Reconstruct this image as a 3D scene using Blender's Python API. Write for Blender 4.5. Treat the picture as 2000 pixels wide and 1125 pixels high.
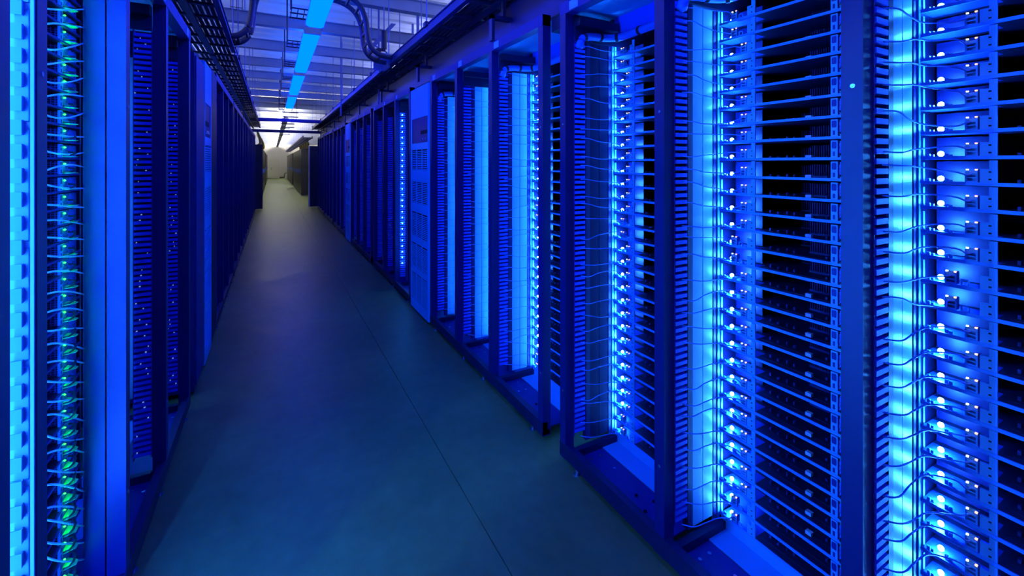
import bpy, math, random
from mathutils import Vector

# ------------------------------------------------------------------ camera, world, exposure
SC = bpy.context.scene
for o in list(bpy.data.objects):
    bpy.data.objects.remove(o)
COL = SC.collection
F_PX, YAW, CAM_H = 865.0, math.atan(468.0 / 865.0), 1.436
cam_d = bpy.data.cameras.new('camera')
cam_d.sensor_width = 36.0
cam_d.lens = F_PX / 2000.0 * 36.0
cam_d.shift_y = -(562.5 - 318.0) / 2000.0
cam_d.clip_start = 0.02
cam_d.clip_end = 200
cam = bpy.data.objects.new('camera', cam_d)
cam.location = (0, 0, CAM_H)
cam.rotation_euler = (math.pi / 2, 0, -YAW)
COL.objects.link(cam)
SC.camera = cam

world = bpy.data.worlds.new('world')
SC.world = world
world.use_nodes = True
world.node_tree.nodes['Background'].inputs[0].default_value = (0.01, 0.03, 0.14, 1)
world.node_tree.nodes['Background'].inputs[1].default_value = 0.35

SC.view_settings.view_transform = 'Standard'
SC.view_settings.look = 'None'
SC.view_settings.exposure = 0.0
SC.view_settings.gamma = 1.0
SC.view_settings.use_curve_mapping = False
SC.cycles.use_denoising = True
SC.cycles.use_light_tree = True
SC.cycles.use_adaptive_sampling = True
SC.cycles.adaptive_threshold = 0.025
SC.cycles.max_bounces = 5
SC.cycles.diffuse_bounces = 3
SC.cycles.glossy_bounces = 2
SC.cycles.sample_clamp_indirect = 4.0
SC.cycles.caustics_reflective = False
SC.cycles.caustics_refractive = False

FIX_BLUE = (0.0, 0.34, 24.0)      # blue tubes over the near aisle
FILL_UP = (0.0, 2.8, 30.0)         # upward glow added to them to brighten the deck
FIX_WHITE = (720, 660, 570)      # white tubes over the far aisle
FILL_SIDE = (46, 56, 125)       # unseen uplights added behind the racks to brighten the deck
LED_BLUE = (22.0, 200.0, 860.0)
LED_GREEN = (0.30, 330.0, 0.45)

rnd = random.Random(7)


# ------------------------------------------------------------------ materials
def mat(name, col, rough=0.5, metal=0.0, noise=None, bump=None, spec=0.5):
    m = bpy.data.materials.new(name)
    m.use_nodes = True
    nt = m.node_tree
    b = nt.nodes['Principled BSDF']
    b.inputs['Base Color'].default_value = (*col, 1)
    b.inputs['Roughness'].default_value = rough
    b.inputs['Metallic'].default_value = metal
    b.inputs['Specular IOR Level'].default_value = spec
    if noise or bump:
        tc = nt.nodes.new('ShaderNodeTexCoord')
        nz = nt.nodes.new('ShaderNodeTexNoise')
        nz.inputs['Scale'].default_value = (noise or bump)[0]
        nz.inputs['Detail'].default_value = 5
        nt.links.new(tc.outputs['Object'], nz.inputs['Vector'])
        if noise:
            mx = nt.nodes.new('ShaderNodeMixRGB')
            mx.blend_type = 'MULTIPLY'
            mx.inputs[0].default_value = noise[1]
            mx.inputs[1].default_value = (*col, 1)
            nt.links.new(nz.outputs['Fac'], mx.inputs[2])
            nt.links.new(mx.outputs[0], b.inputs['Base Color'])
        if bump:
            bp = nt.nodes.new('ShaderNodeBump')
            bp.inputs['Strength'].default_value = bump[1]
            nt.links.new(nz.outputs['Fac'], bp.inputs['Height'])
            nt.links.new(bp.outputs[0], b.inputs['Normal'])
    return m


def emit(name, col):
    m = bpy.data.materials.new(name)
    m.use_nodes = True
    nt = m.node_tree
    nt.nodes.clear()
    e = nt.nodes.new('ShaderNodeEmission')
    k = max(col)
    e.inputs[0].default_value = (col[0] / k, col[1] / k, col[2] / k, 1)
    e.inputs[1].default_value = k
    out = nt.nodes.new('ShaderNodeOutputMaterial')
    nt.links.new(e.outputs[0], out.inputs[0])
    return m


def concrete():
    m = bpy.data.materials.new('polished_concrete')
    m.use_nodes = True
    nt = m.node_tree
    b = nt.nodes['Principled BSDF']
    tc = nt.nodes.new('ShaderNodeTexCoord')
    n1 = nt.nodes.new('ShaderNodeTexNoise')
    n1.inputs['Scale'].default_value = 1.3
    n1.inputs['Detail'].default_value = 8
    n1.inputs['Roughness'].default_value = 0.65
    n2 = nt.nodes.new('ShaderNodeTexNoise')
    n2.inputs['Scale'].default_value = 14
    n2.inputs['Detail'].default_value = 6
    nt.links.new(tc.outputs['Object'], n1.inputs['Vector'])
    nt.links.new(tc.outputs['Object'], n2.inputs['Vector'])
    r1 = nt.nodes.new('ShaderNodeValToRGB')
    r1.color_ramp.elements[0].position = 0.3
    r1.color_ramp.elements[0].color = (0.098, 0.150, 0.050, 1)
    r1.color_ramp.elements[1].position = 0.72
    r1.color_ramp.elements[1].color = (0.195, 0.262, 0.096, 1)
    nt.links.new(n1.outputs['Fac'], r1.inputs[0])
    mx = nt.nodes.new('ShaderNodeMixRGB')
    mx.blend_type = 'MULTIPLY'
    mx.inputs[0].default_value = 0.35
    nt.links.new(r1.outputs[0], mx.inputs[1])
    nt.links.new(n2.outputs['Fac'], mx.inputs[2])
    nt.links.new(mx.outputs[0], b.inputs['Base Color'])
    mr = nt.nodes.new('ShaderNodeMapRange')
    mr.inputs[3].default_value = 0.30
    mr.inputs[4].default_value = 0.50
    nt.links.new(n1.outputs['Fac'], mr.inputs[0])
    nt.links.new(mr.outputs[0], b.inputs['Roughness'])
    b.inputs['Specular IOR Level'].default_value = 0.15
    bp = nt.nodes.new('ShaderNodeBump')
    bp.inputs['Strength'].default_value = 0.04
    nt.links.new(n2.outputs['Fac'], bp.inputs['Height'])
    nt.links.new(bp.outputs[0], b.inputs['Normal'])
    return m


def honeycomb(name, c_edge, c_hole):
    m = bpy.data.materials.new(name)
    m.use_nodes = True
    nt = m.node_tree
    b = nt.nodes['Principled BSDF']
    tc = nt.nodes.new('ShaderNodeTexCoord')
    v = nt.nodes.new('ShaderNodeTexVoronoi')
    v.feature = 'DISTANCE_TO_EDGE'
    v.inputs['Scale'].default_value = 110
    v.inputs['Randomness'].default_value = 0.12
    nt.links.new(tc.outputs['Object'], v.inputs['Vector'])
    r = nt.nodes.new('ShaderNodeValToRGB')
    r.color_ramp.elements[0].position = 0.10
    r.color_ramp.elements[0].color = (*c_edge, 1)
    r.color_ramp.elements[1].position = 0.16
    r.color_ramp.elements[1].color = (*c_hole, 1)
    nt.links.new(v.outputs['Distance'], r.inputs[0])
    nt.links.new(r.outputs[0], b.inputs['Base Color'])
    b.inputs['Roughness'].default_value = 0.5
    return m


M = dict(
    floor=concrete(),
    post=mat('black_paint_in_blue_light', (0.001, 0.005, 0.125), 0.42, noise=(6, 0.25)),  # black racks; the blue of the light is put into this colour
    black=mat('black_rack_paint', (0.004, 0.006, 0.05), 0.5),
    dark=mat('dark_blue_steel', (0.005, 0.012, 0.20), 0.5),
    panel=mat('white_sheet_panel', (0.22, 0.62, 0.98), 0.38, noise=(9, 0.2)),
    panel_unlit=mat('unlit_sheet_panel', (0.001, 0.004, 0.05), 0.7, spec=0.1),  # near-black colour stands in for panels that get no LED light
    finger=mat('blue_finger_and_led_glow', (0.02, 0.10, 0.85), 0.5),
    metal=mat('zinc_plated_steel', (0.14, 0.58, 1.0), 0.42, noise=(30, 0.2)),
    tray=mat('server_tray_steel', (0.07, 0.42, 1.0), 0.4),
    board=mat('dark_board_and_tray_shade', (0.006, 0.010, 0.06), 0.55),
    comp=mat('dark_components', (0.02, 0.03, 0.22), 0.5),
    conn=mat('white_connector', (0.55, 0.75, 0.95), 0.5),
    hole=mat('dark_hole', (0.001, 0.001, 0.01), 0.9),
    plate=mat('pale_plate_and_lit_sheet', (0.08, 0.50, 0.9), 0.45),
    green=mat('green_latch_plastic', (0.05, 0.85, 0.22), 0.45),
    honey=honeycomb('perforated_power_supply_face', (0.06, 0.16, 0.75), (0.002, 0.003, 0.02)),
    cable=mat('light_blue_cable', (0.12, 0.42, 0.95), 0.45),
    cable_l=mat('pale_cyan_cable', (0.45, 0.95, 1.0), 0.45),
    bundle=mat('blue_cable_bundle', (0.05, 0.22, 0.95), 0.5, bump=(60, 0.5)),
    strap=mat('black_strap', (0.004, 0.005, 0.03), 0.7),
    chrome=mat('chrome_bolt', (0.6, 0.75, 1.0), 0.25, 0.9),
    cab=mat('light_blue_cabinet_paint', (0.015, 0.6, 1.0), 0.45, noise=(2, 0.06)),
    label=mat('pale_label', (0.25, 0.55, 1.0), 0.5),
    joist=mat('galvanised_joist', (0.28, 0.32, 0.50), 0.5, noise=(4, 0.3)),
    deck=mat('white_roof_deck', (0.82, 0.80, 0.80), 0.6, noise=(1.2, 0.2)),
    wall=mat('white_wall', (0.84, 0.84, 0.82), 0.7, noise=(2, 0.1)),
    ladder=mat('black_cable_ladder', (0.006, 0.010, 0.06), 0.45),
    tab=mat('grey_blue_tab', (0.10, 0.36, 0.72), 0.5),
    rail=mat('grey_strut_rail', (0.13, 0.17, 0.50), 0.4, 0.2),
    fixture=mat('fixture_housing', (0.45, 0.5, 0.7), 0.4),
    lens_blue=emit('blue_tube_diffuser', FIX_BLUE),
    lens_white=emit('white_tube_diffuser', FIX_WHITE),
    lens_gap=emit('white_gap_diffuser', (30, 29, 26)),
    fill_side=emit('pale_fill_uplight', FILL_SIDE),
    led=emit('blue_white_led', LED_BLUE),
    led_left=emit('deep_blue_fill_led', (6.0, 75.0, 760.0)),
    fill_up=emit('upward_blue_fill', FILL_UP),
    led_dim=emit('dim_blue_led', (0.16, 0.32, 0.9)),
    led_orange=emit('orange_link_led', (3.0, 1.2, 0.7)),
    led_white=emit('white_link_led', (1.8, 2.2, 2.0)),
    led_green=emit('green_power_led', LED_GREEN),
    farcab=mat('far_black_cabinet', (0.010, 0.011, 0.012), 0.35),
    farwhite=mat('white_far_cabinet', (0.75, 0.74, 0.70), 0.5),
    yellow=mat('yellow_fibre_cable', (0.75, 0.55, 0.06), 0.5),
    grey=mat('grey_cable', (0.25, 0.25, 0.30), 0.5),
)

# ------------------------------------------------------------------ mesh helpers
ORG = {}


class MB:
    def __init__(s):
        s.v, s.f, s.m = [], [], []

    def box(s, x0, x1, y0, y1, z0, z1, m=0):
        if x0 > x1: x0, x1 = x1, x0
        if y0 > y1: y0, y1 = y1, y0
        if z0 > z1: z0, z1 = z1, z0
        b = len(s.v)
        s.v += [(x0, y0, z0), (x1, y0, z0), (x1, y1, z0), (x0, y1, z0), (x0, y0, z1), (x1, y0, z1), (x1, y1, z1), (x0, y1, z1)]
        for q in ((0, 3, 2, 1), (4, 5, 6, 7), (0, 1, 5, 4), (1, 2, 6, 5), (2, 3, 7, 6), (3, 0, 4, 7)):
            s.f.append(tuple(b + i for i in q)); s.m.append(m)
        return s

    def tube(s, pts, r, n=6, m=0, cap=True, rot=0.0):
        pts = [Vector(p) for p in pts]
        b = len(s.v)
        up = Vector((0, 0, 1))
        for i, p in enumerate(pts):
            t = (pts[min(i + 1, len(pts) - 1)] - pts[max(i - 1, 0)]).normalized()
            a = up if abs(t.z) < 0.9 else Vector((1, 0, 0))
            e1 = t.cross(a).normalized(); e2 = t.cross(e1).normalized()
            for k in range(n):
                an = 2 * math.pi * k / n + rot
                s.v.append(tuple(p + e1 * (r * math.cos(an)) + e2 * (r * math.sin(an))))
        for i in range(len(pts) - 1):
            for k in range(n):
                k2 = (k + 1) % n
                s.f.append((b + i * n + k, b + i * n + k2, b + (i + 1) * n + k2, b + (i + 1) * n + k)); s.m.append(m)
        if cap:
            s.f.append(tuple(b + k for k in reversed(range(n)))); s.m.append(m)
            e = b + (len(pts) - 1) * n
            s.f.append(tuple(e + k for k in range(n))); s.m.append(m)
        return s

    def cyl(s, p0, p1, r, n=8, m=0):
        return s.tube([p0, p1], r, n, m)

    def octa(s, c, r, m=0):
        b = len(s.v)
        x, y, z = c
        # a small 14-vertex ball
        k = r * 0.7071
        s.v += [(x + r, y, z), (x, y + r, z), (x - r, y, z), (x, y - r, z), (x, y, z + r), (x, y, z - r)]
        for q in ((0, 1, 4), (1, 2, 4), (2, 3, 4), (3, 0, 4), (1, 0, 5), (2, 1, 5), (3, 2, 5), (0, 3, 5)):
            s.f.append(tuple(b + i for i in q)); s.m.append(m)
        return s

    def ball(s, c, r, nu=8, nv=5, m=0):
        b = len(s.v)
        s.v.append((c[0], c[1], c[2] + r))
        for j in range(1, nv):
            ph = math.pi * j / nv
            for i in range(nu):
                th = 2 * math.pi * i / nu
                s.v.append((c[0] + r * math.sin(ph) * math.cos(th), c[1] + r * math.sin(ph) * math.sin(th), c[2] + r * math.cos(ph)))
        s.v.append((c[0], c[1], c[2] - r))
        e = len(s.v) - 1
        for i in range(nu):
            i2 = (i + 1) % nu
            s.f.append((b, b + 1 + i, b + 1 + i2)); s.m.append(m)
            for j in range(nv - 2):
                s.f.append((b + 1 + j * nu + i, b + 1 + (j + 1) * nu + i, b + 1 + (j + 1) * nu + i2, b + 1 + j * nu + i2)); s.m.append(m)
            q = b + 1 + (nv - 2) * nu
            s.f.append((q + i2, q + i, e)); s.m.append(m)
        return s

    def prism(s, poly, axis, a0, a1, m=0):
        """poly: list of 2-D points; extruded along axis ('x','y','z')."""
        b = len(s.v)
        n = len(poly)
        for a in (a0, a1):
            for (p, q) in poly:
                s.v.append({'x': (a, p, q), 'y': (p, a, q), 'z': (p, q, a)}[axis])
        for k in range(n):
            k2 = (k + 1) % n
            s.f.append((b + k, b + k2, b + n + k2, b + n + k)); s.m.append(m)
        s.f.append(tuple(b + k for k in reversed(range(n)))); s.m.append(m)
        s.f.append(tuple(b + n + k for k in range(n))); s.m.append(m)
        return s

    def mesh(s, name, mats, off=(0, 0, 0), smooth=False):
        me = bpy.data.meshes.new(name)
        ox, oy, oz = off
        me.from_pydata([(x - ox, y - oy, z - oz) for x, y, z in s.v], [], s.f)
        if not isinstance(mats, (list, tuple)): mats = [mats]
        for m in mats: me.materials.append(m)
        if len(mats) > 1: me.polygons.foreach_set('material_index', s.m)
        if smooth: me.polygons.foreach_set('use_smooth', [True] * len(me.polygons))
        me.update()
        return me


def link(name, me, parent=None, loc=(0, 0, 0)):
    o = bpy.data.objects.new(name, me)
    COL.objects.link(o)
    o.location = loc
    if parent is not None:
        o.parent = parent
        ORG[o.name] = ORG.get(parent.name, (0, 0, 0))
    return o


def part(name, mb, m, parent, smooth=False, label=None, kind=None):
    """mesh authored in world coordinates, stored relative to the thing's origin"""
    off = ORG.get(parent.name, (0, 0, 0))
    o = link(name, mb.mesh(name, m, off, smooth), parent)
    if label: o['label'] = label
    if kind: o['kind'] = kind
    return o


def tag(o, label, cat, group=None, kind=None):
    o['label'] = label
    o['category'] = cat
    if group: o['group'] = group
    if kind: o['kind'] = kind
    return o


def thing(name, label, cat, loc, group=None):
    o = bpy.data.objects.new(name, None)
    COL.objects.link(o)
    o.location = loc
    o.empty_display_size = 0.05
    ORG[o.name] = tuple(loc)
    return tag(o, label, cat, group)


def solo(name, mb, m, label, cat, group=None, loc=(0, 0, 0), smooth=False):
    o = link(name, mb.mesh(name, m, loc, smooth), None, loc)
    ORG[o.name] = tuple(loc)
    return tag(o, label, cat, group)


def struct(name, mb, m):
    o = link(name, mb.mesh(name, m))
    o['kind'] = 'structure'
    return o


ORDS = ('first second third fourth fifth sixth seventh eighth ninth tenth eleventh twelfth thirteenth fourteenth fifteenth sixteenth '
        'seventeenth eighteenth nineteenth twentieth').split()


def nth(n):
    if n <= 20: return ORDS[n - 1]
    tens = {2: 'twenty', 3: 'thirty', 4: 'forty', 5: 'fifty'}
    t, u = divmod(n, 10)
    if u == 0: return {3: 'thirtieth', 4: 'fortieth', 5: 'fiftieth'}[t]
    return tens[t] + '-' + ORDS[u - 1]


def smooth_pts(ctrl, seg=5):
    """Catmull-Rom through control points"""
    P = [Vector(c) for c in ctrl]
    P = [P[0] * 2 - P[1]] + P + [P[-1] * 2 - P[-2]]
    out = []
    for i in range(1, len(P) - 2):
        for k in range(seg):
            t = k / seg
            a, b, c, d = P[i - 1], P[i], P[i + 1], P[i + 2]
            out.append(0.5 * ((2 * b) + (c - a) * t + (2 * a - 5 * b + 4 * c - d) * t * t + (3 * b - a - 3 * c + d) * t ** 3))
    out.append(P[-2])
    return out


# ------------------------------------------------------------------ the setting
XR, XL = 1.22, -0.42          # front planes of the two rows
JOINT = 0.733
fl = struct('floor', MB().box(-9, 9, -5, 48, -0.3, -0.02), M['hole'])
part('slab', MB().box(-9, JOINT - 0.0016, -5, 48, -0.02, 0), M['floor'], fl)
part('slab', MB().box(JOINT + 0.0016, 9, -5, 48, -0.02, 0), M['floor'], fl)
struct('wall_end', MB().box(-9, 9, 47, 47.2, 0, 4), M['wall'])
struct('wall_left', MB().box(-9.2, -9, -5, 47.2, 0, 4), M['wall'])
struct('wall_right', MB().box(9, 9.2, -5, 47.2, 0, 4), M['wall'])
struct('wall_rear', MB().box(-9.2, 9.2, -3.2, -3, 0, 4), M['wall'])

dk = MB()                                           # trapezoidal roof deck, ribs across the aisle
y, z0 = -5.0, 3.62
prof = []
while y < 47.2:
    prof += [(y, z0), (y + 0.22, z0), (y + 0.25, z0 + 0.05), (y + 0.31, z0 + 0.05), (y + 0.34, z0)]
    y += 0.34
b0 = len(dk.v)
for x in (-9.2, 9.2):
    dk.v += [(x, p, q) for p, q in prof]
n = len(prof)
for k in range(n - 1):
    dk.f.append((k, k + 1, n + k + 1, n + k)); dk.m.append(0)
dk.box(-9.2, 9.2, -5.2, 47.2, 3.9, 4.0)
ceil = struct('ceiling', dk, M['deck'])
for k in range(-7, 32):
    yj = 5.07 + 1.345 * k
    jb = MB().box(-9, 9, yj - 0.055, yj + 0.055, 3.17, 3.178).box(-9, 9, yj - 0.004, yj + 0.004, 3.178, 3.31)
    jb.box(-9, 9, yj - 0.055, yj + 0.055, 3.31, 3.318)
    for xx in (-3.0, 3.4):
        jb.box(xx - 0.02, xx + 0.02, yj - 0.02, yj + 0.02, 3.318, 3.63)
    part('joist', jb, M['joist'], ceil)


# ------------------------------------------------------------------ ceiling lights
def ceiling_light(x, y0, length, lens, label, group=None, up=None):
    t = thing('ceiling_light', label, 'light', (x, y0, 2.9), group)
    w = 0.094
    hs = MB().prism([(x - w, 2.925), (x - 0.05, 2.985), (x + 0.05, 2.985), (x + w, 2.925)], 'y', y0, y0 + length)
    part('housing', hs, M['fixture'], t)
    poly = [(x - w + 0.006, 2.925), (x - w + 0.012, 2.895), (x - w + 0.035, 2.882), (x + w - 0.035, 2.882), (x + w - 0.012, 2.895), (x + w - 0.006, 2.925)]
    part('diffuser' if lens else 'lower_pan', MB().prism(poly, 'y', y0 + 0.03, y0 + length - 0.03), lens or M['fixture'], t)
    if up:
        part('uplight_strip', MB().prism([(x - 0.045, 2.986), (x - 0.03, 3.0), (x + 0.03, 3.0), (x + 0.045, 2.986)], 'y', y0 + 0.05, y0 + length - 0.05), up, t)
    for yy in (y0, y0 + length - 0.03):
        part('end_cap', MB().prism([(x - w, 2.925), (x - w + 0.008, 2.888), (x + w - 0.008, 2.888), (x + w, 2.925)], 'y', yy, yy + 0.028), M['fixture'], t)
    for yy in (y0 + 0.3, y0 + length - 0.3):
        part('hanger_rod', MB().cyl((x, yy, 2.985), (x, yy, 3.4), 0.005, 6), M['rail'], t)
    return t


LX = 0.40
names = {0: 'blue glowing ceiling light nearest the camera above the aisle', 1: 'second blue ceiling light from the camera above the aisle',
         2: 'third blue ceiling light from the camera above the aisle', 3: 'fourth and farthest blue ceiling light above the aisle'}
ceiling_light(LX, -2.64, 2.44, M['lens_blue'], 'blue ceiling light over the aisle behind the camera', up=M['fill_up'])
ceiling_light(LX, 0.06, 2.44, M['lens_blue'], 'blue ceiling light straight above the camera', up=M['fill_up'])
for k in range(4):
    ceiling_light(LX, 2.76 + 2.7 * k, 2.44, M['lens_blue'], names[k], 'blue lights over the aisle', M['fill_up'])
for k in range(11):
    ceiling_light(LX, 16.6 + 2.75 * k, 2.44, None, 'white uplight, %s along the far aisle' % nth(k + 1), 'white lights over the far aisle', M['lens_white'])
for sx, side in ((2.9, 'right'), (-2.1, 'left')):
    for k in range(5):
        ceiling_light(sx, -1 + 3.4 * k, 2.44, None, 'added pale uplight, %s unseen behind the racks on the %s' % (nth(k + 1), side), 'added lights behind the racks', M['fill_side'])


# ------------------------------------------------------------------ server racks
def rack(label, ys, sx, X0, group, bays, detail=0, zt=2.20, cat='server rack', led=(), name='server_rack', tags=True):
    """Three-bay open rack.  bays: list per bay of dict(mgr=, panel=) for the side wall at its far end."""
    pw, pd = 0.045, 0.048
    yA, yB = ys[0], ys[-1] + pw
    t = thing(name, label, cat, (X0 + sx * 0.45, (yA + yB) / 2, 0), group)
    D = lambda d: X0 + sx * d
    for yy in ys:
        pb = MB().box(D(0), D(pd), yy, yy + pw, 0.03, zt)
        p = part('post', pb, M['post'], t)
        if detail:
            for zz in (0.35, 1.62):
                part('screw', MB().cyl((D(-0.002), yy + pw * 0.45, zz), (D(0.002), yy + pw * 0.45, zz), 0.0055, 8), M['chrome'], p)
        part('rear_post', MB().box(D(0.86), D(0.90), yy, yy + pw, 0.03, zt), M['black'], t)
    part('top_rail', MB().box(D(-0.002), D(pd), yA, yB, zt - 0.058, zt), M['dark'], t)
    br = MB().box(D(-0.002), D(0.03), yA, yB, 0.035, 0.10).box(D(0.03), D(0.045), yA, yB, 0.035, 0.06)
    part('base_rail', br, M['black'], t)
    part('rear_panel', MB().box(D(0.90), D(0.91), yA, yB, 0.03, zt), M['black'], t)
    part('top_sheet', MB().box(D(0.05), D(0.90), yA, yB, zt - 0.035, zt - 0.025), M['plate'], t)  # pale colour stands in for LED light under the rack top
    part('top_blocker', MB().box(D(0.05), D(0.90), yB, yB + 0.15, zt - 0.09, zt - 0.025), M['black'], t)  # added to block the bright deck showing between racks
    for i, bay in enumerate(bays):
        yp = ys[i + 1]
        y_lo = ys[i] + pw
        # wire manager
        bk = MB().box(D(pd + 0.001), D(0.116), yp + 0.03, yp + 0.036, 0.13, 2.02)
        bk.box(D(pd + 0.001), D(pd + 0.004), yp - 0.002, yp + 0.03, 0.13, 2.02)
        bk.box(D(0.112), D(0.116), yp - 0.002, yp + 0.03, 0.13, 2.02)
        if bay.get('mgr', True):
            w = part('wire_manager', bk, M['dark'], t)
            zs = [0.145 + 0.0243 * k for k in range(77)]
            if detail and detail > 1:
                fm = MB().box(D(0.052), D(0.112), yp - 0.006, yp + 0.024, 0, 0.0135).mesh('finger', M['finger'], (ORG[t.name][0], ORG[t.name][1], 0))
                for zz in zs:
                    link('finger', fm, w, (0, 0, zz))
            else:
                fb = MB()
                for zz in zs: fb.box(D(0.052), D(0.112), yp - 0.006, yp + 0.024, zz, zz + 0.0135)
                part('finger_row', fb, M['finger'], w, kind='stuff')
            if sx < 0 or not detail:
                # tiny status lights between the fingers
                ib = MB()
                r2 = random.Random(int(yp * 100))
                for zz in zs:
                    if r2.random() < 0.5:
                        dd = r2.uniform(0.055, 0.108)
                        ib.box(D(dd), D(dd + r2.uniform(0.002, 0.006)), yp - 0.001, yp + 0.004, zz + 0.016, zz + 0.016 + r2.uniform(0.002, 0.004))
                part('status_lights', ib, M['led_dim'], w, kind='stuff')
        else:
            part('blank_strip', MB().box(D(pd + 0.004), D(0.105), yp, yp + 0.03, 0.05, 2.12), M['post'], t)
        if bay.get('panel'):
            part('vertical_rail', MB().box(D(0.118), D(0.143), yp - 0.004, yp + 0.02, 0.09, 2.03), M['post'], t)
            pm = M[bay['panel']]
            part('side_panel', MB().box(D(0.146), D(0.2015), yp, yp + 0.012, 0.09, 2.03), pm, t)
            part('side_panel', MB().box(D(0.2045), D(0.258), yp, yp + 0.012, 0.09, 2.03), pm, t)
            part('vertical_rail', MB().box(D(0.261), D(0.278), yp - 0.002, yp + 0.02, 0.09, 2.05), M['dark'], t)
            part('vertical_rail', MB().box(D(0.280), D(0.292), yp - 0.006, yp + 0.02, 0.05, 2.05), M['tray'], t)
        part('inner_side', MB().box(D(0.29), D(0.86), yp + 0.002, yp + 0.02, 0.05, zt - 0.04), M['black'], t)
        bp = MB().box(D(0.03), D(0.198), y_lo, yp, 0.036, 0.042)
        pl = part('base_plate', bp, M['dark'], t)
        if detail:
            for (dd, yy) in ((0.10, yp - 0.07), (0.10, yp - 0.17), (0.15, yp - 0.07), (0.15, yp - 0.17), (0.06, yp - 0.10), (0.12, yp - 0.34), (0.16, yp - 0.40), (0.09, yp - 0.42)):
                part('bolt', MB().cyl((D(dd), yy, 0.042), (D(dd), yy, 0.046), 0.007, 8), M['chrome'] if yy > yp - 0.2 else M['hole'], pl)
        part('pale_plate', MB().box(D(0.20), D(0.298), y_lo, yp - 0.03, 0.042, 0.046).box(D(0.294), D(0.298), y_lo, yp - 0.01, 0.046, 0.09), M['plate'], t)
        part('cross_bar', MB().box(D(0.05), D(0.30), yp - 0.03, yp - 0.002, 0.042, 0.075), M['black'], t)
        part('header_panel', MB().box(D(0.30), D(0.304), y_lo, yp, 2.06, zt - 0.035), M['finger'], t)  # brighter blue puts LED light into the colour
        part('top_bracket', MB().box(D(0.05), D(0.29), yp - 0.045, yp, 2.085, 2.125).box(D(0.05), D(0.29), yp - 0.012, yp, 2.02, 2.085), M['black'], t)
        if tags:
            part('name_tag', MB().box(D(-0.004), D(-0.0025), yp - 0.10, yp - 0.035, zt - 0.053, zt - 0.012), M['label'], t)
    for yy in (yA + 0.12, yA + 0.75, yB - 0.75, yB - 0.12):
        ft = MB().cyl((D(0.012), yy, 0.0), (D(0.012), yy, 0.006), 0.017, 10).cyl((D(0.012), yy, 0.006), (D(0.012), yy, 0.04), 0.007, 8)
        part('levelling_foot', ft, M['chrome'], t)
    for (d, yy, zz0, zz1, stp) in led:  # LED columns, most of them added to brighten nearby faces
        lb = MB()
        zz = zz0
        while zz < zz1:
            lb.octa((D(d), yy, zz), 0.004); zz += stp
        part('led_or_fill_column', lb, M['led'], t)
    return t


WP, DP = dict(panel='panel'), dict(panel='panel_unlit')
T1 = [-0.077, 0.523, 1.123, 1.723]
T2 = [1.923, 2.523, 3.123, 3.723]
rk1 = rack('open server rack nearest the camera on the right side', T1, 1, XR, 'right row racks', [WP, WP, DP], 2, led=[(0.20, 1.776, 0.15, 2.0, 0.13)])  # LED column added in the gap to brighten the next rack's end post
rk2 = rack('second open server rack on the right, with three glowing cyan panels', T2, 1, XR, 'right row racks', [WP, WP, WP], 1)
rack('open server rack on the right, unseen behind the camera, its lights added', [-2.08, -1.48, -0.88, -0.28], 1, XR, 'right row racks', [WP, WP, WP], 0, tags=False,
     led=[(0.28, yy, 0.12, 2.0, 0.0646) for yy in (-1.52, -0.92, -0.32)])  # unseen rack and LEDs added to light faces turned to the camera
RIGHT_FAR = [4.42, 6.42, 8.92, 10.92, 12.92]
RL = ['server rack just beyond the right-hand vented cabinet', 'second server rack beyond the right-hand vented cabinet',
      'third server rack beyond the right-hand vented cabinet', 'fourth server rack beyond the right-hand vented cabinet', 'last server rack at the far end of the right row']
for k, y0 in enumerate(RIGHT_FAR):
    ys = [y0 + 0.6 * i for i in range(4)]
    rack(RL[k], ys, 1, XR, 'right row racks', [DP, DP, DP], 0, led=[(0.075, 5.005, 0.3, 2.0, 0.0646), (0.20, 4.395, 0.2, 2.0, 0.16)] if k == 0 else ())  # the column in the gap is added to brighten the near post

# left row
TL1 = [1.25, 1.87, 2.49, 3.11]
BL = dict(mgr=False)
lk1 = rack('open server rack nearest the camera on the left side, cables and green lights inside', TL1, -1, XL, 'left row racks', [BL, {}, {}], 1,
           led=[(0.22, 3.17, 0.2, 2.0, 0.11)])  # LED column added to brighten the side of the next cabinet
LEFT_FAR = [4.49, 6.49, 8.49, 10.49, 12.49]
LL = ['dark server rack just beyond the left-hand vented cabinet', 'second dark server rack beyond the left-hand vented cabinet', 'third dark server rack beyond the left-hand vented cabinet',
      'fourth dark server rack beyond the left-hand vented cabinet', 'last dark server rack at the far end of the left row']
for k, y0 in enumerate(LEFT_FAR):
    rack(LL[k], [y0 + 0.615 * i for i in range(4)], -1, XL, 'left row racks', [{}, {}, {}], 0, tags=False)

# end post of the rack cut off by the left edge of the picture
t = thing('server_rack', 'dark blue rack post cut off by the left edge of the photo', 'server rack', (XL - 0.3, 0.9, 0), 'left row racks')
part('post', MB().box(XL, XL - 0.03, 1.099, 1.144, 0.03, 2.2), M['post'], t)
part('post', MB().box(XL, XL - 0.03, 0.47, 0.515, 0.03, 2.2), M['post'], t)
part('top_rail', MB().box(XL, XL - 0.03, 0.47, 1.144, 2.142, 2.2), M['post'], t)
part('rear_panel', MB().box(XL - 0.9, XL - 0.91, 0.47, 1.144, 0.03, 2.2), M['black'], t)
part('base_rail', MB().box(XL, XL - 0.9, 0.47, 1.144, 0.035, 0.10), M['black'], t)
lb = MB()
for k in range(42):
    lb.octa((XL - 0.155, 1.10, 0.12 + 0.0478 * k), 0.009)
part('led_or_fill_column', lb, M['led'], t)  # unseen LEDs added to light the tabbed side plate

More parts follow.
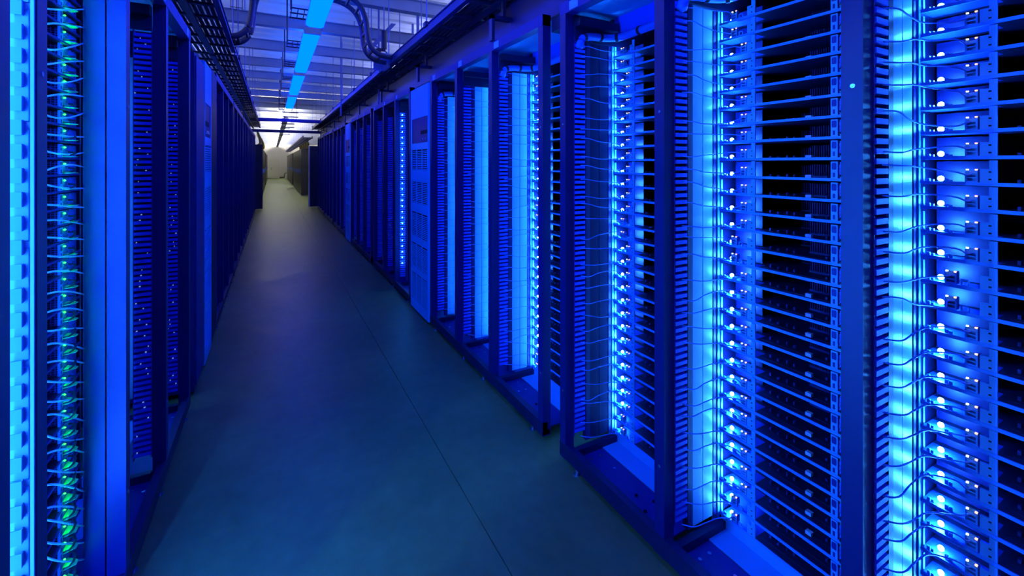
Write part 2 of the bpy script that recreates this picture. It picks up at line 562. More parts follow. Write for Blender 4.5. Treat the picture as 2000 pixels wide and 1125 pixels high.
# near side plate of the left rack with bent tabs
sp = MB()
sp.box(XL - 0.003, XL - 0.20, 1.244, 1.2495, 0.05, 2.16)
side = part('side_plate', sp, M['panel'], lk1, label='bright cyan side plate with a column of bent tabs')
tabm = MB().box(XL - 0.0175, XL - 0.0365, 1.235, 1.2375, 0, 0.030).box(XL - 0.0175, XL - 0.0195, 1.2375, 1.244, 0, 0.030).mesh('tab', M['tab'], (ORG[lk1.name][0], ORG[lk1.name][1], 0))
for k in range(42):
    link('tab', tabm, side, (0, 0, 0.105 + 0.0478 * k))
for k in range(9):                                   # embossed frames on the plate
    z0 = 0.085 + 0.239 * k
    e = MB().box(XL - 0.010, XL - 0.0112, 1.2425, 1.244, z0, z0 + 0.225)
    e.box(XL - 0.010, XL - 0.05, 1.2425, 1.244, z0, z0 + 0.0015).box(XL - 0.010, XL - 0.05, 1.2425, 1.244, z0 + 0.2235, z0 + 0.225)
    part('embossed_frame', e, M['tray'], side)


# ------------------------------------------------------------------ cabinets standing in the rows
def cabinet(label, X0, sx, y0, y1, vents, disp=True):
    t = thing('vented_cabinet', label, 'cabinet', (X0 + sx * 0.3, (y0 + y1) / 2, 0), 'vented cabinets in the rows')
    D = lambda d: X0 + sx * d
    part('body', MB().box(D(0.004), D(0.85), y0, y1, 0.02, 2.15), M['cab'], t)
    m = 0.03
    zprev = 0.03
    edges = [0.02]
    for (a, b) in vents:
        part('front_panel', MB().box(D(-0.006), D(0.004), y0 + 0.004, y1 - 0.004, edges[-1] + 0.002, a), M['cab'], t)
        edges.append(b)
        g = MB().box(D(0.001), D(0.0045), y0 + m, y1 - m, a, b)
        g1 = part('vent_grille', g, M['hole'], t)
        sl = MB()
        zz = a + 0.004
        while zz < b - 0.006:
            sl.box(D(-0.005), D(0.001), y0 + m, y1 - m, zz, zz + 0.0075); zz += 0.0165
        for q in range(4):
            yy = y0 + m + (y1 - y0 - 2 * m) * q / 3
            sl.box(D(-0.005), D(0.001), yy - 0.008, yy + 0.008, a, b)
        part('slats', sl, M['cab'], g1, kind='stuff')
        for (ya, yb) in ((y0 + 0.004, y0 + m), (y1 - m, y1 - 0.004)):
            part('front_strip', MB().box(D(-0.006), D(0.004), ya, yb, a, b), M['cab'], t)
    top = edges[-1]
    if disp:
        part('front_panel', MB().box(D(-0.006), D(0.004), y0 + 0.004, y1 - 0.004, top + 0.002, 1.62), M['cab'], t)
        part('front_panel', MB().box(D(-0.006), D(0.004), y0 + 0.004, y1 - 0.004, 1.86, 2.148), M['cab'], t)
        dp = part('control_panel', MB().box(D(-0.002), D(0.004), y0 + 0.02, y1 - 0.045, 1.625, 1.855), M['dark'], t)
        for (ya, yb) in ((y0 + 0.004, y0 + 0.02), (y1 - 0.045, y1 - 0.004)):
            part('front_strip', MB().box(D(-0.006), D(0.004), ya, yb, 1.62, 1.86), M['cab'], t)
        part('screen', MB().box(D(-0.004), D(-0.002), y0 + 0.04, y0 + 0.24, 1.70, 1.735), M['hole'], dp)
        for q in range(3):
            yy = y0 + 0.07 + 0.075 * q
            part('button', MB().cyl((D(-0.012), yy, 1.655), (D(-0.002), yy, 1.655), 0.011, 10), M['chrome'], dp)
    else:
        part('front_panel', MB().box(D(-0.006), D(0.004), y0 + 0.004, y1 - 0.004, top + 0.002, 2.148), M['cab'], t)
    return t


VENTS = [(0.10, 0.37), (0.42, 0.66), (0.72, 0.96), (1.05, 1.26), (1.37, 1.56)]
cabinet('tall blue cabinet with five vent grilles and a control panel, right row', XR, 1, 3.80, 4.375, VENTS)
cabinet('narrow bright blue vented cabinet between the far right racks', XR, 1, 8.31, 8.86, VENTS)
cabinet('tall blue cabinet with vent grilles in the left row', XL, -1, 3.735, 4.12, VENTS)
bc = thing('blank_cabinet', 'plain blue cabinet beside the left-hand vented cabinet', 'cabinet', (XL - 0.3, 3.52, 0))
part('body', MB().box(XL - 0.004, XL - 0.85, 3.33, 3.715, 0.03, 2.12), M['post'], bc)
part('door', MB().box(XL + 0.006, XL - 0.004, 3.345, 3.70, 0.06, 2.10), M['dark'], bc)
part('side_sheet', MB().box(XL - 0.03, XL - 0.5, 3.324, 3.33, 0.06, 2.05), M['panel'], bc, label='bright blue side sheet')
bd = thing('blank_cabinet', 'near black filler cabinet just past the left-hand vented cabinet', 'cabinet', (XL - 0.3, 4.3, 0))
part('body', MB().box(XL - 0.004, XL - 0.85, 4.135, 4.475, 0.03, 2.18), M['black'], bd)
part('door', MB().box(XL + 0.004, XL - 0.004, 4.15, 4.46, 0.05, 2.16), M['black'], bd)

# ------------------------------------------------------------------ servers
PITCH = 0.0646


def server_meshes():
    S = {}
    S['tray'] = MB().box(0, 0.07, -0.140, -0.006, 0, 0.0035, 2).box(0.07, 0.45, -0.140, -0.006, 0, 0.0035, 1).box(0, 0.45, -0.548, -0.140, 0, 0.0035, 1).box(-0.004, 0.0, -0.548, -0.004, 0, 0.0085).mesh('tray', [M['tray'], M['board'], M['finger']])  # LED glow painted into the plate: blue near the LED, dark beyond
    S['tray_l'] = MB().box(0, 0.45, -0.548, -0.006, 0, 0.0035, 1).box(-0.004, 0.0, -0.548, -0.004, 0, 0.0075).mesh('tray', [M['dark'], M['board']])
    S['flange'] = MB().box(0.0, 0.010, -0.010, -0.007, 0.0085, 0.057).mesh('flange', M['panel'])
    S['led'] = MB().ball((0.026, -0.037, 0.0150), 0.0068).mesh('led', M['led'])
    S['led_big_fill'] = MB().ball((-0.004, -0.037, 0.020), 0.0150).mesh('led', M['led_left'])  # unseen LED, made oversized to brighten the left rack faces
    c = MB()
    for (x, y, h) in ((0.006, -0.018, 0.010), (0.006, -0.026, 0.007), (0.010, -0.052, 0.011), (0.010, -0.060, 0.007)):
        c.box(x, x + 0.006, y - 0.003, y + 0.003, 0.0035, 0.0085 + h * 0.6)
    S['capacitors'] = c.mesh('capacitors', M['metal'])
    S['divider'] = MB().box(0.090, 0.093, -0.116, -0.008, 0.0035, 0.060).mesh('divider', M['post'])

    def port(y0):
        p = MB()
        a, b = y0 - 0.023, y0
        p.box(0.0, 0.016, a, a + 0.0035, 0.0085, 0.040).box(0.0, 0.016, b - 0.0035, b, 0.0085, 0.036)
        for z in (0.0085, 0.018, 0.027):
            p.box(0.001, 0.016, a, b, z, z + 0.0028)
        p.box(0.014, 0.018, a, b, 0.0085, 0.037)
        return p.mesh('network_port', M['metal'])

    def leds(y0):
        return (MB().box(-0.001, 0.004, y0 - 0.0225, y0 - 0.0180, 0.0375, 0.0408).mesh('link_light', M['led_orange']),
                MB().box(-0.001, 0.004, y0 - 0.0065, y0 - 0.0020, 0.0375, 0.0408).mesh('link_light', M['led_white']))
    S['port'], S['lk'] = port(-0.090), leds(-0.090)
    S['port2'], S['lk2'] = port(-0.052), leds(-0.052)
    s2 = MB().box(0.0, 0.004, -0.098, -0.082, 0.0085, 0.0105)
    s2.box(0, 0.004, -0.098, -0.095, 0.0105, 0.020).box(0, 0.004, -0.085, -0.082, 0.0105, 0.024).box(0, 0.004, -0.095, -0.085, 0.021, 0.024)
    S['socket'] = s2.mesh('socket', M['metal'])
    br = MB().box(-0.002, 0.003, -0.147, -0.133, 0.0085, 0.062)
    br.box(-0.002, 0.003, -0.133, -0.117, 0.0085, 0.041)
    for z in (0.016, 0.034):
        br.box(-0.0026, -0.002, -0.137, -0.132, z - 0.0018, z + 0.0018, 1)
    S['bracket'] = br.mesh('bracket', [M['metal'], M['hole']])
    mb = MB().box(0.03, 0.42, -0.385, -0.152, 0.0036, 0.0056)
    S['mainboard'] = mb.mesh('mainboard', M['board'])
    h = MB()
    for k in range(9):
        h.box(0.10, 0.19, -0.335 + 0.007 * k, -0.3335 + 0.007 * k, 0.0056, 0.050)
    h.box(0.10, 0.19, -0.337, -0.275, 0.0056, 0.012)
    S['heat_sink'] = h.mesh('heat_sink', M['comp'])
    h = MB().box(0.22, 0.29, -0.237, -0.183, 0.0056, 0.010)
    for k in range(7):
        h.box(0.22, 0.29, -0.235 + 0.008 * k, -0.2335 + 0.008 * k, 0.0056, 0.046)
    S['heat_sink2'] = h.mesh('heat_sink', M['comp'])
    q = MB()
    for (x, y, w, hh) in ((0.05, -0.17, 0.006, 0.010), (0.045, -0.20, 0.006, 0.008), (0.05, -0.228, 0.004, 0.012), (0.05, -0.252, 0.005, 0.010), (0.045, -0.355, 0.006, 0.008), (0.06, -0.37, 0.005, 0.012)):
        q.box(x, x + 0.01, y - w / 2, y + w / 2, 0.0056, 0.0056 + hh)
    S['chips'] = q.mesh('chips', M['comp'])
    S['connector'] = MB().box(0.02, 0.034, -0.322, -0.304, 0.0056, 0.0165).mesh('connector', M['conn'])
    p2 = MB().box(-0.002, 0.003, -0.409, -0.390, 0.0085, 0.060)
    p2.prism([(-0.405 + 0.0, 0.035), (-0.3945, 0.035), (-0.393, 0.039), (-0.393, 0.052), (-0.3945, 0.056), (-0.4045, 0.056), (-0.406, 0.052), (-0.406, 0.039)], 'x', -0.0028, -0.002, 1)
    p2.box(-0.0028, -0.002, -0.402, -0.396, 0.012, 0.026, 1)
    S['psu_bracket'] = p2.mesh('psu_bracket', [M['metal'], M['dark']])
    S['psu'] = MB().box(0.004, 0.30, -0.535, -0.4105, 0.0045, 0.058).mesh('power_supply', M['honey'])
    pts = [(0.004, -0.418, 0.016), (-0.012, -0.421, 0.017), (-0.018, -0.432, 0.020), (-0.018, -0.452, 0.026), (-0.010, -0.468, 0.030), (0.004, -0.472, 0.031)]
    S['handle'] = MB().tube(pts, 0.0032, 5).mesh('handle', M['strap'])
    S['latch'] = MB().prism([(0.004, -0.414), (-0.026, -0.428), (-0.026, -0.446), (0.004, -0.470)], 'z', 0.0100, 0.0125).mesh('latch', M['green'])
    S['pled'] = MB().octa((-0.002, -0.424, 0.048), 0.0030).mesh('power_light', M['led_green'])
    return S


S = server_meshes()
BAY = ['rightmost bay', 'second bay from the right', 'third bay from the right', 'fourth bay from the right', 'fifth bay from the right', 'sixth bay from the right']
BAYY = [0.523, 1.123, 1.723, 2.523, 3.123, 3.723]
ZS0, NS = 0.088, 30
TWIN = {0, 1, 15, 16, 28, 29}


def server(label, loc, rot=0.0, scale=(1, 1, 1), twin=False, full=2, group=None, led=True, green=False):
    o = thing('server', label, 'server', loc, group)
    o.rotation_euler = (0, 0, rot)
    o.scale = scale
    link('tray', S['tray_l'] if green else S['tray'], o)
    link('flange', S['flange'], o)
    if led: link('led', S['led_big_fill'] if green else S['led'], o)
    p = link('network_port', S['port2'] if twin else S['port'], o)
    link('bracket', S['bracket'], o)
    link('psu_bracket', S['psu_bracket'], o)
    link('latch', S['latch'], o)
    link('power_supply', S['psu'], o)
    link('divider', S['divider'], o)
    if full > 1:
        for m in (S['lk2'] if twin else S['lk']): link('link_light', m, p)
        if twin: link('socket', S['socket'], o)
        link('capacitors', S['capacitors'], o)['kind'] = 'stuff'
        b = link('mainboard', S['mainboard'], o)
        link('heat_sink', S['heat_sink'], b)
        link('heat_sink', S['heat_sink2'], b)
        link('chips', S['chips'], b)['kind'] = 'stuff'
        if not twin: link('connector', S['connector'], b)
        link('handle', S['handle'], o)
    if green: link('power_light', S['pled'], o)
    return o


def cable(name, pts, r, m, label, group, n=5):
    o = solo(name, MB().tube(smooth_pts(pts, 4), r, n), m, label, 'cable', group, tuple(pts[0]), True)
    return o


for bi, yp in enumerate(BAYY):
    for k in range(NS):
        z = ZS0 + PITCH * k
        twin = k in TWIN
        # in the nearest bay the lowest shelves fall below the picture: count down from the top there
        which = ('%s up from the bottom' % nth(k + 1)) if bi else ('%s down from the top' % nth(NS - k))
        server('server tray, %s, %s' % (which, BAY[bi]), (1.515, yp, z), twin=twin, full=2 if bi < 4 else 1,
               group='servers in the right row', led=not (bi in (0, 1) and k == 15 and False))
        yport = yp - (0.064 if twin else 0.101)
        r2 = random.Random(bi * 100 + k)
        zp = z + 0.029
        zs = zp + r2.uniform(-0.020, 0.024) + (0.0 if k > 2 else 0.02)
        dz = r2.uniform(-0.014, 0.012)
        y1 = yp - r2.uniform(0.022, 0.034)
        pts = [(XR + 0.085, yp - 0.004, zs + 0.002), (XR + 0.118, y1, zs), (XR + 0.17, y1 - 0.004, zs * 0.7 + zp * 0.3 + dz),
               (XR + 0.235, y1 - 0.010, zs * 0.4 + zp * 0.6 + dz * 1.3), (XR + 0.275, (y1 + yport) / 2 - 0.012, zp + dz * 1.1), (XR + 0.290, yport + 0.006, zp - 0.003), (XR + 0.299, yport, zp)]
        cable('patch_cable', pts, 0.0021, M['cable'], 'thin blue patch cable, %s, %s' % (which, BAY[bi]), 'patch cables in the right row')

# left bay: slimmer trays, many pale cables
NL = 40
for k in range(NL):
    z = 0.155 + 0.0478 * k
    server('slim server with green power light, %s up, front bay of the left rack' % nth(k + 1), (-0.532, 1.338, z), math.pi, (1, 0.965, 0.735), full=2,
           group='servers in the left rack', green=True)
for k in range(32):
    r2 = random.Random(900 + k)
    q = -0.90 + 0.0402 * k                     # the cables fan out towards the far end of the bay
    zz = lambda yy, dz: 1.436 + q * (-0.25 + 0.8797 * yy) + dz
    a, b, c = r2.uniform(-0.010, 0.010), r2.uniform(-0.010, 0.012), r2.uniform(-0.010, 0.010)
    pts = [(-0.500, 1.42, zz(1.42, a)), (-0.508, 1.52, zz(1.52, a)), (-0.515, 1.63, zz(1.63, a * 0.5 + b)), (-0.520, 1.75, zz(1.75, b + c * 0.5)), (-0.522, 1.862, zz(1.862, c))]
    cable('patch_cable', pts, 0.0026, M['cable_l'], 'glowing cyan cable, %s up, crossing the front bay of the left rack' % nth(k + 1), 'cyan cables in the left rack')


# cable bundles under the rack tops
def bundle(yp, label):
    t = thing('cable_bundle', label, 'cables', (XR + 0.2, yp - 0.1, 2.05), 'cable bundles at the rack tops')
    c = [(XR + 0.065, yp - 0.02, 1.985), (XR + 0.085, yp - 0.022, 2.03), (XR + 0.14, yp - 0.024, 2.045), (XR + 0.22, yp - 0.03, 2.048),
         (XR + 0.275, yp - 0.07, 2.050), (XR + 0.285, yp - 0.16, 2.052), (XR + 0.287, yp - 0.35, 2.055), (XR + 0.287, yp - 0.53, 2.055)]
    pts = smooth_pts(c, 5)
    part('cables', MB().tube(pts, 0.019, 8), M['bundle'], t, True)
    for i in (6, 13, 19, 26):
        part('strap', MB().tube([pts[i] - (pts[i + 1] - pts[i]).normalized() * 0.007, pts[i] + (pts[i + 1] - pts[i]).normalized() * 0.007], 0.0215, 10), M['strap'], t)


for bi in (1, 2, 3, 5):
    bundle(BAYY[bi], 'strapped blue cable bundle at the top of the %s' % BAY[bi])
solo('loose_cable', MB().tube(smooth_pts([(1.40, 3.69, 1.93), (1.46, 3.66, 1.90), (1.47, 3.65, 1.78), (1.475, 3.65, 1.60), (1.46, 3.655, 1.52), (1.44, 3.66, 1.56), (1.45, 3.67, 1.75), (1.42, 3.68, 1.80)], 5), 0.003, 5),
     M['cable_l'], 'pale loose cable hanging in a loop in the sixth bay', 'cable', None, (1.4, 3.69, 1.93), True)

# ------------------------------------------------------------------ overhead cable trays
def tray_run(label, xa, xb, y0, y1, inner, z=2.49):
    t = thing('cable_tray', label, 'cable tray', ((xa + xb) / 2, (y0 + y1) / 2, z), 'overhead cable trays')
    part('side_rail', MB().box(inner - 0.004, inner + 0.004, y0, y1, z, z + 0.075).box(inner - 0.018, inner + 0.018, y0, y1, z - 0.004, z + 0.004).box(inner - 0.012, inner + 0.012, y0, y1, z + 0.071, z + 0.079), M['post'], t)
    outer = xa + xb - inner
    part('side_rail', MB().box(outer - 0.004, outer + 0.004, y0, y1, z, z + 0.075).box(outer - 0.018, outer + 0.018, y0, y1, z - 0.004, z + 0.004), M['ladder'], t)
    mid = (xa + xb) / 2
    part('strut', MB().box(mid - 0.02, mid + 0.02, y0, y1, z - 0.03, z - 0.012), M['ladder'], t)
    y = y0 + 0.1
    while y < y1:
        part('rung', MB().box(xa, xb, y - 0.016, y + 0.016, z + 0.004, z + 0.022), M['ladder'], t); y += 0.30
    y = y0 + 0.5
    while y < y1:
        part('hanger_rod', MB().cyl((inner, y, z), (inner, y, 3.63), 0.006, 6), M['rail'], t)
        part('hanger_rod', MB().cyl((outer, y, z), (outer, y, 3.63), 0.006, 6), M['rail'], t)
        part('clamp', MB().box(inner - 0.02, inner + 0.02, y - 0.03, y + 0.03, z + 0.06, z + 0.10), M['ladder'], t); y += 1.345
    return t


tray_run('near overhead cable tray above the right racks', 1.115, 1.478, -1.0, 5.25, 1.115)
tray_run('far overhead cable tray above the right racks', 1.115, 1.478, 5.35, 15.5, 1.115)
tray_run('near overhead cable tray above the left racks', -0.678, -0.325, -1.0, 5.0, -0.325)
tray_run('far overhead cable tray above the left racks', -0.678, -0.325, 5.1, 15.4, -0.325)

LABC = ['thick black', 'second black', 'third black', 'slim black', 'outer black', 'dark grey', 'innermost black', 'wavy black']
for sd, (xa, xb) in (('right', (1.15, 1.45)), ('left', (-0.65, -0.36))):
    for k in range(8):
        r2 = random.Random(40 + k + (50 if sd == 'left' else 0))
        x0 = xa + (xb - xa) * (k + 0.5) / 8
        pts = []
        y = -1.0
        while y < 15.4:
            pts.append((x0 + r2.uniform(-0.0015, 0.0015), y, 2.534 + r2.uniform(-0.003, 0.012))); y += 0.55
        solo('power_cable', MB().tube(smooth_pts(pts, 2), r2.uniform(0.0135, 0.0168), 6), M['ladder'], '%s power cable lying lengthwise in the %s overhead tray' % (LABC[k], sd), 'cable',
             'cables in the overhead trays', (x0, -1.0, 2.53), True)

# channel beam along the top of the right racks, small brackets
cb = thing('channel_beam', 'blue channel beam running above the tops of the right racks', 'beam', (1.30, 3.0, 2.26))
part('web', MB().box(1.345, 1.35, -1, 15.4, 2.215, 2.452), M['post'], cb)
part('flange', MB().box(1.335, 1.35, -1, 15.4, 2.448, 2.454).box(1.31, 1.35, -1, 15.4, 2.212, 2.218), M['black'], cb)
cb2 = thing('channel_beam', 'blue channel beam running above the tops of the left racks', 'beam', (-0.55, 3.0, 2.26))
part('web', MB().box(-0.60, -0.605, -1, 15.4, 2.215, 2.30), M['dark'], cb2)
part('flange', MB().box(-0.57, -0.605, -1, 15.4, 2.298, 2.303), M['dark'], cb2)
for k in range(9):
    yb = 0.9 + 1.6 * k
    solo('support_bracket', MB().box(1.20, 1.34, yb - 0.02, yb + 0.02, 2.336, 2.36).box(1.20, 1.22, yb - 0.02, yb + 0.02, 2.2, 2.36).box(1.28, 1.30, yb - 0.015, yb + 0.015, 2.36, 2.49), M['ladder'],
         '%s small black support under the right overhead tray, from the camera' % nth(k + 1), 'bracket', 'tray supports', (1.28, yb, 2.2))


# ------------------------------------------------------------------ curved cable ladder crossing the aisle
def curved_ladder(label, ctrl, y0, w=0.26):
    t = thing('curved_cable_ladder', label, 'cable ladder', (ctrl[-1][0], y0, ctrl[-1][1]), 'curved ladders over the aisle')
    pts = smooth_pts([(x, y0, z) for x, z in ctrl], 6)
    for yy in (0, w):
        part('side_rail', MB().tube([p + Vector((0, yy, 0)) for p in pts], 0.026, 8), M['ladder'], t, True)
    for i in range(3, len(pts) - 2, 5):
        p = pts[i]
        part('rung', MB().cyl((p.x, y0, p.z), (p.x, y0 + w, p.z), 0.015, 6), M['ladder'], t)
    return t


CY = 4.66
curved_ladder('black S-curved cable ladder dropping to the right overhead tray', [(0.30, 3.12), (0.52, 3.125), (0.66, 3.10), (0.775, 3.02), (0.835, 2.88), (0.85, 2.74), (0.885, 2.62), (0.97, 2.55), (1.10, 2.53)], CY)
curved_ladder('black S-curved cable ladder dropping to the left overhead tray', [(0.28, 3.12), (0.10, 3.125), (-0.05, 3.11), (-0.125, 3.03), (-0.155, 2.92), (-0.165, 2.80), (-0.19, 2.67), (-0.26, 2.585), (-0.36, 2.56)], CY)
BTW = ['first', 'second', 'third', 'fourth', 'fifth', 'sixth', 'seventh', 'eighth']
for k in range(8):                                   # small wire-basket brackets beside the lights
    yb = 4.95 + 1.345 * k
    t = thing('wire_basket', '%s small black wire basket left of the blue ceiling lights' % BTW[k], 'wire basket', (0.17, yb, 3.0), 'baskets beside the lights')
    fr = MB()
    for xx in (0.17, 0.23, 0.29):
        fr.cyl((xx, yb, 2.99), (xx, yb + 0.34, 2.99), 0.005, 5)
    for yy in (yb, yb + 0.17, yb + 0.34):
        fr.cyl((0.16, yy, 2.99), (0.32, yy, 2.99), 0.008, 6)
    part('grid', fr, M['ladder'], t)
    part('post', MB().cyl((0.165, yb, 2.97), (0.165, yb, 3.63), 0.010, 6), M['ladder'], t)
    part('side_rail', MB().cyl((0.51, yb, 3.0), (0.51, yb + 0.6, 3.0), 0.010, 6), M['ladder'], t)

# braces, conduit and the hanging device on the right
solo('diagonal_brace', MB().prism([(1.30, 3.17), (1.36, 3.17), (1.06, 2.80), (1.0, 2.80)], 'y', 5.55, 5.61), M['rail'], 'grey diagonal brace below the first ceiling joist, right of the curved ladder', 'brace', 'braces', (1.15, 5.55, 2.8))
solo('diagonal_brace', MB().prism([(1.95, 3.17), (1.99, 3.17), (1.40, 2.62), (1.36, 2.62)], 'y', 6.6, 6.64), M['rail'], 'thin diagonal brace behind the hanging black device', 'brace', 'braces', (1.5, 6.6, 2.6))
for k, (x, yv, w) in enumerate(((1.30, 6.3, 0.022), (1.62, 5.5, 0.03), (1.95, 6.9, 0.03), (1.05, 8.2, 0.02))):
    solo('vertical_strut', MB().box(x - w / 2, x + w / 2, yv - w / 2, yv + w / 2, 2.25, 3.63), M['rail'],
         ['thin grey strut behind the hanging black device', 'grey upright strut just right of the hanging black device', 'grey upright strut above the right racks', 'thin grey upright left of the hanging device'][k], 'strut', 'uprights above the right racks', (x, yv, 2.25))
dv = thing('hanging_device', 'black cylindrical device hanging on a cord above the right tray', 'device', (1.09, 5.0, 2.72))
part('body', MB().cyl((1.09, 5.0, 2.70), (1.09, 5.0, 2.90), 0.030, 12), M['ladder'], dv)
part('cord', MB().cyl((1.09, 5.0, 2.90), (1.09, 5.0, 3.17), 0.006, 6), M['rail'], dv)
part('bracket', MB().box(1.02, 1.10, 4.98, 5.02, 2.675, 2.70).box(1.0, 1.05, 4.97, 5.03, 2.64, 2.69), M['ladder'], dv)
solo('flexible_conduit', MB().tube(smooth_pts([(0.80, 4.98, 3.17), (0.83, 4.98, 3.02), (0.86, 4.98, 2.86), (0.95, 4.98, 2.75), (1.03, 4.99, 2.70), (1.12, 5.0, 2.66), (1.16, 5.0, 2.56)], 5), 0.007, 6), M['rail'],
     'thin dark conduit looping down to the hanging device', 'conduit', None, (0.8, 4.98, 3.17), True)
solo('flexible_conduit', MB().tube(smooth_pts([(0.95, 4.72, 2.56), (1.02, 4.74, 2.575), (1.10, 4.78, 2.57), (1.15, 4.82, 2.54)], 5), 0.016, 8), M['bundle'],
     'short blue cable arching from the curved ladder into the right tray', 'cable', None, (0.95, 4.72, 2.56), True)
solo('end_plate', MB().box(0.98, 1.112, 5.02, 5.03, 2.46, 2.62).box(1.09, 1.112, 4.8, 5.03, 2.46, 2.60), M['rail'], 'blue grey plate where the curved ladder meets the right tray', 'plate', None, (1.0, 5.0, 2.46))
wb = MB()
for zz in (2.72, 2.80, 2.88, 2.96, 3.04, 3.12):
    wb.cyl((-0.30, 4.3, zz), (-0.22, 4.3, zz), 0.003, 4)
for xx in (-0.30, -0.26, -0.22):
    wb.cyl((xx, 4.3, 2.70), (xx, 4.3, 3.16), 0.003, 4)
solo('wire_basket', wb, M['ladder'], 'narrow upright wire basket beside the left curved ladder', 'wire basket', None, (-0.26, 4.3, 2.7))
wc = MB()
for zz in (2.70, 2.80, 2.90, 3.0, 3.1):
    wc.cyl((0.86, 5.1, zz), (0.94, 5.1, zz), 0.003, 4)
for xx in (0.86, 0.90, 0.94):
    wc.cyl((xx, 5.1, 2.68), (xx, 5.1, 3.16), 0.003, 4)
solo('wire_basket', wc, M['rail'], 'narrow upright wire basket between curved ladder and hanging device', 'wire basket', None, (0.9, 5.1, 2.68))

# ------------------------------------------------------------------ far end of the aisle
solo('header_beam', MB().box(-0.9, 1.9, 15.2, 15.3, 2.36, 2.44), M['dark'], 'dark blue beam crossing the aisle at the end of the racks, lower', 'beam', 'beams across the aisle', (0.4, 15.2, 2.36))
solo('header_beam', MB().box(-0.9, 1.9, 12.9, 13.0, 2.50, 2.58), M['dark'], 'dark blue beam crossing the aisle, upper of the two', 'beam', 'beams across the aisle', (0.4, 12.9, 2.5))
for k, yy in enumerate((14.2, 16.8, 18.4, 21.0)):
    lf = MB()
    lf.cyl((0.30, yy, 2.60), (0.30, yy, 3.63), 0.008, 5).cyl((0.62, yy, 2.60), (0.62, yy, 3.63), 0.008, 5)
    for zz in (2.62, 2.74, 2.86):
        lf.box(0.26, 0.66, yy - 0.02, yy + 0.02, zz, zz + 0.03)
    solo('ladder_frame', lf, M['ladder'], '%s dark hanging ladder frame in the bright far aisle' % nth(k + 1), 'frame', 'hanging frames in the far aisle', (0.46, yy, 2.6))
ce = thing('aisle_screen', 'dark screen panel projecting from the right row into the aisle', 'panel', (1.3, 15.7, 0))
part('sheet', MB().box(1.06, 1.7, 15.64, 15.70, 0.02, 1.98), M['black'], ce)
part('edge_post', MB().box(1.02, 1.06, 15.62, 15.72, 0.02, 1.99), M['farwhite'], ce, label='pale metal edge')
part('handle', MB().cyl((1.03, 15.60, 1.0), (1.03, 15.60, 1.15), 0.01, 6), M['chrome'], ce)
ce = thing('aisle_screen', 'dark screen panel projecting from the left row into the aisle', 'panel', (-0.5, 15.7, 0))
part('sheet', MB().box(-0.275, -0.9, 15.64, 15.70, 0.02, 2.0), M['black'], ce)
part('edge_post', MB().box(-0.265, -0.275, 15.63, 15.71, 0.02, 2.0), M['black'], ce)


def far_cabinet(x, sx, y0, y1, label):
    t = thing('far_cabinet', label, 'cabinet', (x + sx * 0.45, (y0 + y1) / 2, 0), 'black cabinets in the far aisle')
    part('body', MB().box(x + sx * 0.02, x + sx * 0.9, y0, y1 - 0.01, 0.03, 2.05), M['farcab'], t)
    part('door', MB().box(x, x + sx * 0.02, y0 + 0.01, y1 - 0.02, 0.06, 2.03), M['farcab'], t)
    part('kick_plate', MB().box(x + sx * 0.03, x + sx * 0.85, y0, y1 - 0.01, 0, 0.03), M['grey'], t)
    part('handle', MB().box(x - sx * 0.015, x, y0 + 0.05, y0 + 0.07, 0.95, 1.15), M['chrome'], t)


for k in range(10):
    far_cabinet(1.10, 1, 21.3 + 0.8 * k, 22.1 + 0.8 * k, 'black far cabinet, %s of the block before the lit gap, right' % nth(k + 1))
for k in range(13):
    far_cabinet(1.10, 1, 31.2 + 0.85 * k, 32.05 + 0.85 * k, 'black far cabinet, %s of the block after the lit gap, right' % nth(k + 1))
for k in range(14):
    far_cabinet(-0.36, -1, 17.0 + 0.85 * k, 17.85 + 0.85 * k, 'black far cabinet, %s of the block before the lit gap, left' % nth(k + 1))
for k in range(13):
    far_cabinet(-0.36, -1, 31.2 + 0.85 * k, 32.05 + 0.85 * k, 'black far cabinet, %s of the block after the lit gap, left' % nth(k + 1))
for k, (sx, yy) in enumerate(((1.6, 29.5), (3.6, 29.5), (-2.2, 29.5))):
    ceiling_light(sx, yy, 1.4, M['lens_gap'], ['white ceiling light over the lit gap between far cabinets, right', 'white ceiling light deep in the lit gap, right', 'white ceiling light over the lit gap between far cabinets, left'][k], 'white lights over the far aisle')
tray_run('far cable tray above the black cabinets on the right', 1.0, 1.3, 17.8, 42, 1.0, 2.35)
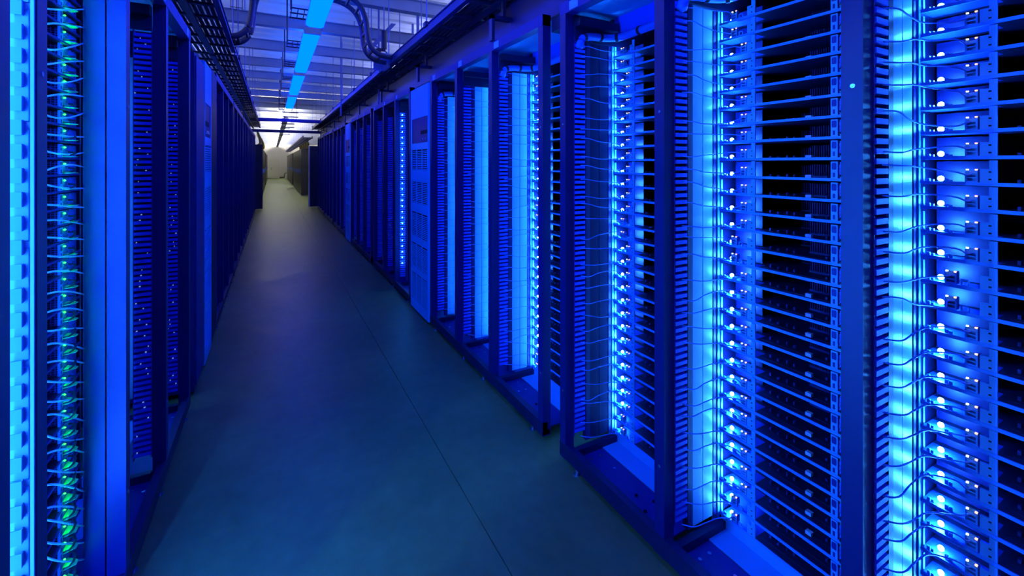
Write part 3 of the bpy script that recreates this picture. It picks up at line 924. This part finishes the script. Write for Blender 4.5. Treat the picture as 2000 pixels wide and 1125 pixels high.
for k in range(9):
    r2 = random.Random(300 + k)
    y0 = 21.35 + 0.85 * k
    pts = [(1.16, y0, 2.43), (1.30, y0 + 0.12, 2.47), (1.40, y0 + 0.28, 2.34), (1.42, y0 + 0.45, 2.20), (1.40, y0 + 0.60, 2.085)]
    solo('fibre_cable', MB().tube(smooth_pts(pts, 4), 0.035, 6), M['yellow'] if k % 2 else M['grey'], '%s drooping %s cable above the far right cabinets' % (nth(k + 1), 'yellow' if k % 2 else 'grey'), 'cable', 'cables above the far cabinets', pts[0], True)
for k in range(6):
    r2 = random.Random(400 + k)
    y0 = 17.0 + 1.2 * k
    sd = -0.42 - r2.uniform(0.0, 0.1)
    pts = [(sd, y0, 2.50), (sd + 0.06, y0 + 0.3, 2.34), (sd + 0.08, y0 + 0.7, 2.14), (sd, y0 + 1.1, 2.07)]
    solo('fibre_cable', MB().tube(smooth_pts(pts, 4), 0.035, 6), M['yellow'] if k % 3 else M['grey'], '%s drooping %s cable above the far left cabinets' % (nth(k + 1), 'yellow' if k % 3 else 'grey'), 'cable', 'cables above the far cabinets', pts[0], True)
wcab = thing('white_cabinet', 'tall white cabinet against the white end wall', 'cabinet', (0.1, 46.0, 0))
part('body', MB().box(-0.9, 0.58, 45.4, 46.4, 0.02, 1.78), M['farwhite'], wcab)
part('door', MB().box(-0.85, 0.54, 45.37, 45.4, 0.06, 1.74), M['farwhite'], wcab)
part('handle', MB().box(-0.1, -0.06, 45.34, 45.37, 0.8, 1.0), M['grey'], wcab)
tr = thing('floor_object', 'small dark folded object on the floor by the end wall', 'equipment', (1.15, 45.5, 0))
part('base', MB().box(0.98, 1.25, 45.4, 45.7, 0, 0.25), M['farwhite'], tr)
part('arm', MB().tube(smooth_pts([(0.95, 45.4, 0.1), (1.0, 45.4, 0.45), (1.2, 45.4, 0.5), (1.4, 45.4, 0.42)], 4), 0.04, 6), M['farcab'], tr, True)
bb = struct('baseboard_end', MB().box(0.58, 3, 46.97, 47, 0, 0.12), M['farcab'])
